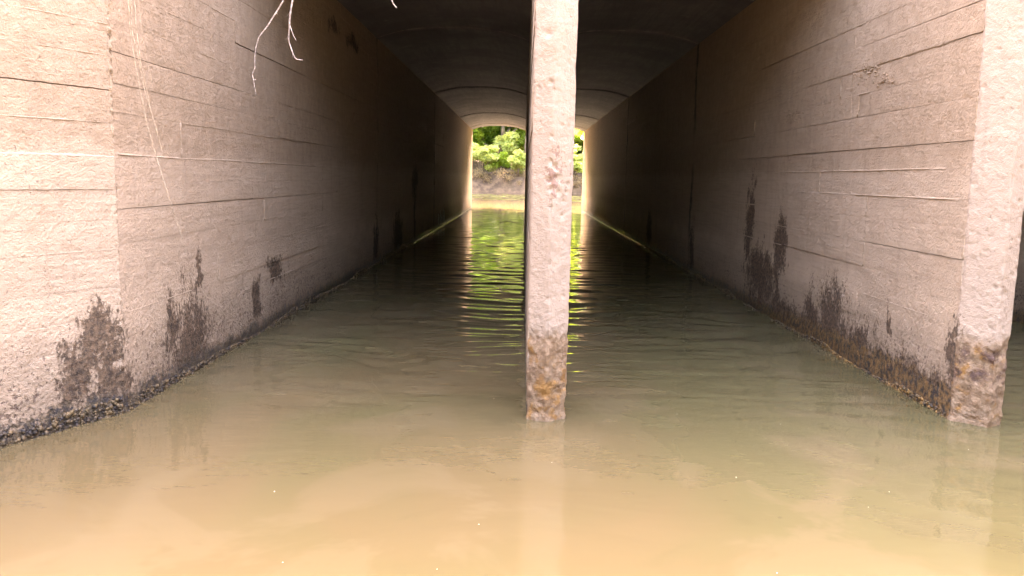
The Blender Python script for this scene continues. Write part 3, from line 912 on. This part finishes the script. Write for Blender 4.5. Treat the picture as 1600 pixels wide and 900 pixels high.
vines = [([(-2.32, 5.02, 4.4), (-2.32, 5.02, 2.55), (-2.31, 5.0, 2.30), (-2.245, 5.0, 1.95), (-2.16, 5.0, 1.63)], 'dry straw strand hanging by the left corner, ending at the pale tide line', 0.0018),
         ([(-2.31, 5.04, 4.4), (-2.315, 5.04, 2.5), (-2.27, 5.0, 2.15), (-2.215, 5.0, 1.85), (-2.145, 5.0, 1.56)], 'thin dry strand hanging close beside the thickest straw strand at the left corner', 0.0014),
         ([(-2.33, 5.0, 4.4), (-2.335, 5.0, 2.5), (-2.30, 5.0, 2.1), (-2.25, 5.0, 1.8), (-2.16, 5.0, 1.45), (-2.10, 5.0, 1.25), (-2.05, 5.0, 1.08)], 'longest dry strand hanging at the left corner and reaching lowest', 0.0016),
         ([(-2.27, 5.0, 4.4), (-2.28, 5.0, 2.55), (-2.24, 5.0, 2.2), (-2.20, 5.0, 1.95)], 'shortest dry strand hanging at the left corner, outermost from the edge', 0.001)]
for i, (pp, lab, rad) in enumerate(vines):
    g = MB()
    g.tube(wander(pp, 40, 0.004, 30 + i), list(np.linspace(rad * 1.3, rad * 0.6, 40)), 5)
    o = g.build('dry_strand', STRAND, None, smooth=True, loc=pp[0])
    o['label'] = lab; o['category'] = 'dry vine'; o['group'] = 'dry strands hanging at the left corner'

# floating things
fr = np.random.default_rng(5)
g = MB()
for _ in range(16):
    x, y = fr.uniform(-2.3, 2.6), fr.uniform(2.9, 5.6)
    r = fr.uniform(0.0012, 0.0026)
    k = 6
    ring = [(x + r * math.cos(6.283 * j / k), y + 1.6 * r * math.sin(6.283 * j / k), 0.004) for j in range(k)]
    g.add(ring + [(x, y, 0.004 + r * 0.7)], [(j, (j + 1) % k, k) for j in range(k)])
g.build('foam_flecks', FOAM, None, kind='stuff')
t = empty('floating_branch', (-0.35, 28.0, 0), 'small dark branch snagged in the bright water near the far opening', 'branch')
g = MB()
g.tube([(-0.75, 28.2, 0.0), (-0.5, 28.1, 0.03), (-0.3, 28, 0.015), (-0.1, 27.9, 0.03), (0.0, 27.9, 0.0)], [0.006, 0.010, 0.012, 0.008, 0.005], 6)
g.build('stem', BARK, t, smooth=True)
g = MB()
g.tube([(-0.45, 28.0, 0.02), (-0.4, 28, 0.09), (-0.3, 27.95, 0.13)], [0.008, 0.006, 0.003], 5); g.build('side_shoot', BARK, t)

# ------------------------------------------------------------------ vegetation beyond the far opening


def leaves(name, mat, parent, clumps, per, size, seed, loc=None, kind=None):
    """clumps: (x, y, z, rx, ry, rz); many small folded leaf faces spread through each"""
    r = np.random.default_rng(seed)
    V, F, off = [], [], 0
    for (cx, cy, cz, rx, ry, rz) in clumps:
        n = per
        d = r.normal(size=(n, 3)); d /= np.linalg.norm(d, axis=1)[:, None]
        rad = r.random(n) ** 0.6
        c = np.array([cx, cy, cz]) + d * rad[:, None] * np.array([rx, ry, rz])
        a = r.normal(size=(n, 3)); a[:, 2] *= 0.6; a /= np.linalg.norm(a, axis=1)[:, None]
        b = np.cross(a, r.normal(size=(n, 3))); b /= np.linalg.norm(b, axis=1)[:, None]
        s = size * r.uniform(0.5, 1.35, n)[:, None]
        q = np.stack([c - a * s, c + b * s * 0.45, c + a * s, c - b * s * 0.45], 1)
        V.append(q.reshape(-1, 3))
        F.append((np.arange(n * 4).reshape(n, 4)) + off)
        off += n * 4
    return mesh(name, np.concatenate(V), np.concatenate(F), mat, parent, loc=loc, kind=kind)


def tree(x, y, z, h, w, leaf, label, seed, cat='tree', group='trees on the far bank', per=420, size=0.2, bush=False):
    r = random.Random(seed)
    t = empty('bush' if bush else 'tree', (x, y, z), label, cat, group)
    g = MB()
    lean = r.uniform(-0.5, 0.5)
    tops = []
    if bush:
        for k in range(6):
            a = r.uniform(0, 6.28)
            e = (x + math.cos(a) * w * 0.6, y + math.sin(a) * w * 0.5, z + h * r.uniform(0.5, 0.9))
            g.tube([(x, y, z - 0.2), ((x + e[0]) / 2, (y + e[1]) / 2, z + h * 0.4), e], [0.05, 0.035, 0.012], 5)
            tops.append(e)
        g.build('stems', BARK, t, smooth=True)
    else:
        tr = 0.035 * h
        p = [(x + lean * k / 4 + r.uniform(-.1, .1), y + r.uniform(-.1, .1), z - 0.3 + h * 0.75 * k / 4) for k in range(5)]
        g.tube(p, [tr * (1 - 0.18 * k) for k in range(5)], 8)
        for k in range(9):
            b = p[1 + k % 4]
            a = r.uniform(0, 6.28)
            e = (b[0] + math.cos(a) * w * r.uniform(.5, .9), b[1] + math.sin(a) * w * r.uniform(.5, .9), b[2] + h * r.uniform(0.06, 0.28))
            g.tube([b, ((b[0] + e[0]) / 2, (b[1] + e[1]) / 2, (b[2] + e[2]) / 2 + 0.15), e], [tr * .45, tr * .3, tr * .1], 6)
            tops.append(e)
        g.build('trunk', BARK, t, smooth=True)
    cl = []
    for e in tops:
        for _ in range(4):
            s = w * r.uniform(0.24, 0.45)
            cl.append((e[0] + r.uniform(-.3, .3) * w, e[1] + r.uniform(-.3, .3) * w, e[2] + r.uniform(-.16, .16) * h * (1.3 if bush else 1), s, s, s * 0.7))
    leaves('crown', leaf, t, cl, per, size, seed)
    return t


# the growth seen through the opening, then the rest of the bank to either side
tree(-6.2, 88.0, 1.9, 8.5, 3.0, LEAF3, 'deep green tree on the far bank at the upper left of the opening', 1)
tree(-2.6, 90.5, 2.2, 10.0, 3.2, LEAF1, 'bright green tree on the far bank filling the top of the opening', 2)
tree(0.4, 88.6, 2.0, 8.0, 2.6, LEAF2, 'sunlit pale green tree on the far bank beside the dividing wall', 3)
tree(4.4, 89.5, 2.0, 9.0, 3.0, LEAF1, 'green tree on the far bank seen right of the dividing wall', 4)
tree(-4.2, 85.9, 1.6, 2.9, 1.5, LEAF2, 'pale bush with sun glare painted into its leaves on the far bank at the left of the opening', 5, 'bush', 'bushes on the far bank', 330, 0.14, True)
tree(-0.6, 85.6, 1.4, 2.7, 1.3, LEAF2, 'pale bush with sun glare painted into its leaves on the far bank next to the dividing wall', 6, 'bush', 'bushes on the far bank', 330, 0.14, True)
tree(-2.6, 86.3, 1.6, 2.3, 1.2, LEAF1, 'small yellow-green bush between the two pale bushes on the far bank', 7, 'bush', 'bushes on the far bank', 300, 0.13, True)
tree(5.2, 85.8, 1.5, 3.0, 1.4, LEAF2, 'pale bush on the far bank right of the dividing wall', 8, 'bush', 'bushes on the far bank', 330, 0.14, True)
for (bx, by, bh, bw, lf, lab) in ((-8.2, 92.5, 6.0, 2.4, LEAF1, 'tall bright green shrub behind the bushes at the left of the opening'), (-4.4, 93, 6.5, 2.6, LEAF3, 'tall deep green shrub standing in the gap between the two nearest trees'),
                              (-1.0, 92.6, 6.2, 2.4, LEAF1, 'tall bright green shrub between the bright and the pale tree'), (2.4, 93, 6.5, 2.6, LEAF1, 'tall shrub behind the pale tree beside the dividing wall'), (6.2, 92.5, 6, 2.4, LEAF3, 'tall deep green shrub right of the dividing wall')):
    tree(bx, by, 2.2, bh, bw, lf, lab, int(100 + bx * 7), 'bush', 'bushes on the far bank', 420, 0.22, True)
kinds = [(LEAF1, 'bright green'), (LEAF3, 'deep green'), (LEAF2, 'pale green')]
for i, xx in enumerate([-38, -31, -25, -19, -14, -10, 8.5, 13, 18, 24, 30, 37]):
    lf, nm = kinds[i % 3]
    side = 'left' if xx < 0 else 'right'
    o = tree(xx + random.uniform(-1, 1), 90 + random.uniform(-1, 3), 2.2, random.uniform(8, 12), random.uniform(2.8, 3.8), lf,
             f'{nm} tree, {["seventh", "sixth", "fifth", "fourth", "third", "second", "second", "third", "fourth", "fifth", "sixth", "seventh"][i]} along the far bank to the {side} of the opening', 40 + i, per=200, size=0.3)
tree(-12.5, 99, 4, 19, 6, LEAF3, 'tall deep green tree standing behind the left bank trees', 71, per=420, size=0.3)  # tall back trees, heights raised to block low sky from the tunnel
tree(-4.5, 98, 4, 20, 6, LEAF1, 'tall bright green tree standing behind the trees on the far bank', 72, per=420, size=0.3)
tree(2.5, 99, 4, 19, 6, LEAF3, 'tall deep green tree standing behind the pale tree on the far bank', 73, per=420, size=0.3)
tree(9.5, 99, 4, 20, 6, LEAF1, 'tall bright green tree behind the right bank trees', 74, per=420, size=0.3)
for (bx, by, lf, lab) in ((-6.4, 45.0, LEAF1, 'bright green tree added beside the far portal on the left, its crown shading the opening'), (9.6, 45.0, LEAF1, 'bright green tree added beside the far portal on the right, its crown shading the opening'),  # pair of trees added to keep sun out of the far portal
                           (-15, 52, LEAF3, 'deep green tree added to block sky on the left bank nearest the far portal'), (-18, 62, LEAF1, 'bright green tree added to block sky on the left bank, second from the far portal'), (-23, 73, LEAF3, 'deep green tree added to block sky on the left bank, third from the far portal'),
                           (18, 52, LEAF3, 'deep green tree added to block sky on the right bank nearest the far portal'), (21, 62, LEAF1, 'bright green tree added to block sky on the right bank, second from the far portal'), (26, 73, LEAF3, 'deep green tree added to block sky on the right bank, third from the far portal')):  # side trees added to cut sky light at the tunnel's far end
    tree(bx, by, 3.0, 14, 5.6, lf, lab, int(300 + bx), per=420, size=0.3)
br = np.random.default_rng(12)
cl = [(x, 84.3 + br.uniform(0, 1.4), 0.7 + br.uniform(0, 1.5), br.uniform(.4, .8), .5, br.uniform(.25, .5)) for x in np.arange(-9, 9, 0.33)]
leaves('dry_brush', DRYLEAF, None, cl, 150, 0.07, 5, kind='stuff')

# unseen trees added behind the viewer to close off the low sky
wr = np.random.default_rng(31)
cl = []
for a in np.linspace(-1.35, 1.35, 40):
    dist = 30 + wr.uniform(-3, 5)
    for zz in (2, 5, 8, 11, 14):
        cl.append((math.sin(a) * dist + wr.normal() * 1.0, 4 - math.cos(a) * dist + wr.normal() * 1.0, zz + wr.normal() * 0.8, 2.6, 2.2, 2.2))
leaves('sky_screen_woodland', WOOD, None, cl, 150, 0.55, 8, kind='stuff')
cl = []
for xx in np.arange(-48, 50, 2.6):
    for zz in np.arange(5, 45, 3.6):
        cl.append((xx * 1.25 + wr.normal() * 0.9, 135 + wr.normal() * 2, zz + wr.normal() * 0.9, 2.9, 2.2, 2.6))
leaves('added_far_woodland', LEAF1, None, cl, 330, 0.8, 9, kind='stuff')  # tall leaf mass added to hide sky from the reflections and the tunnel
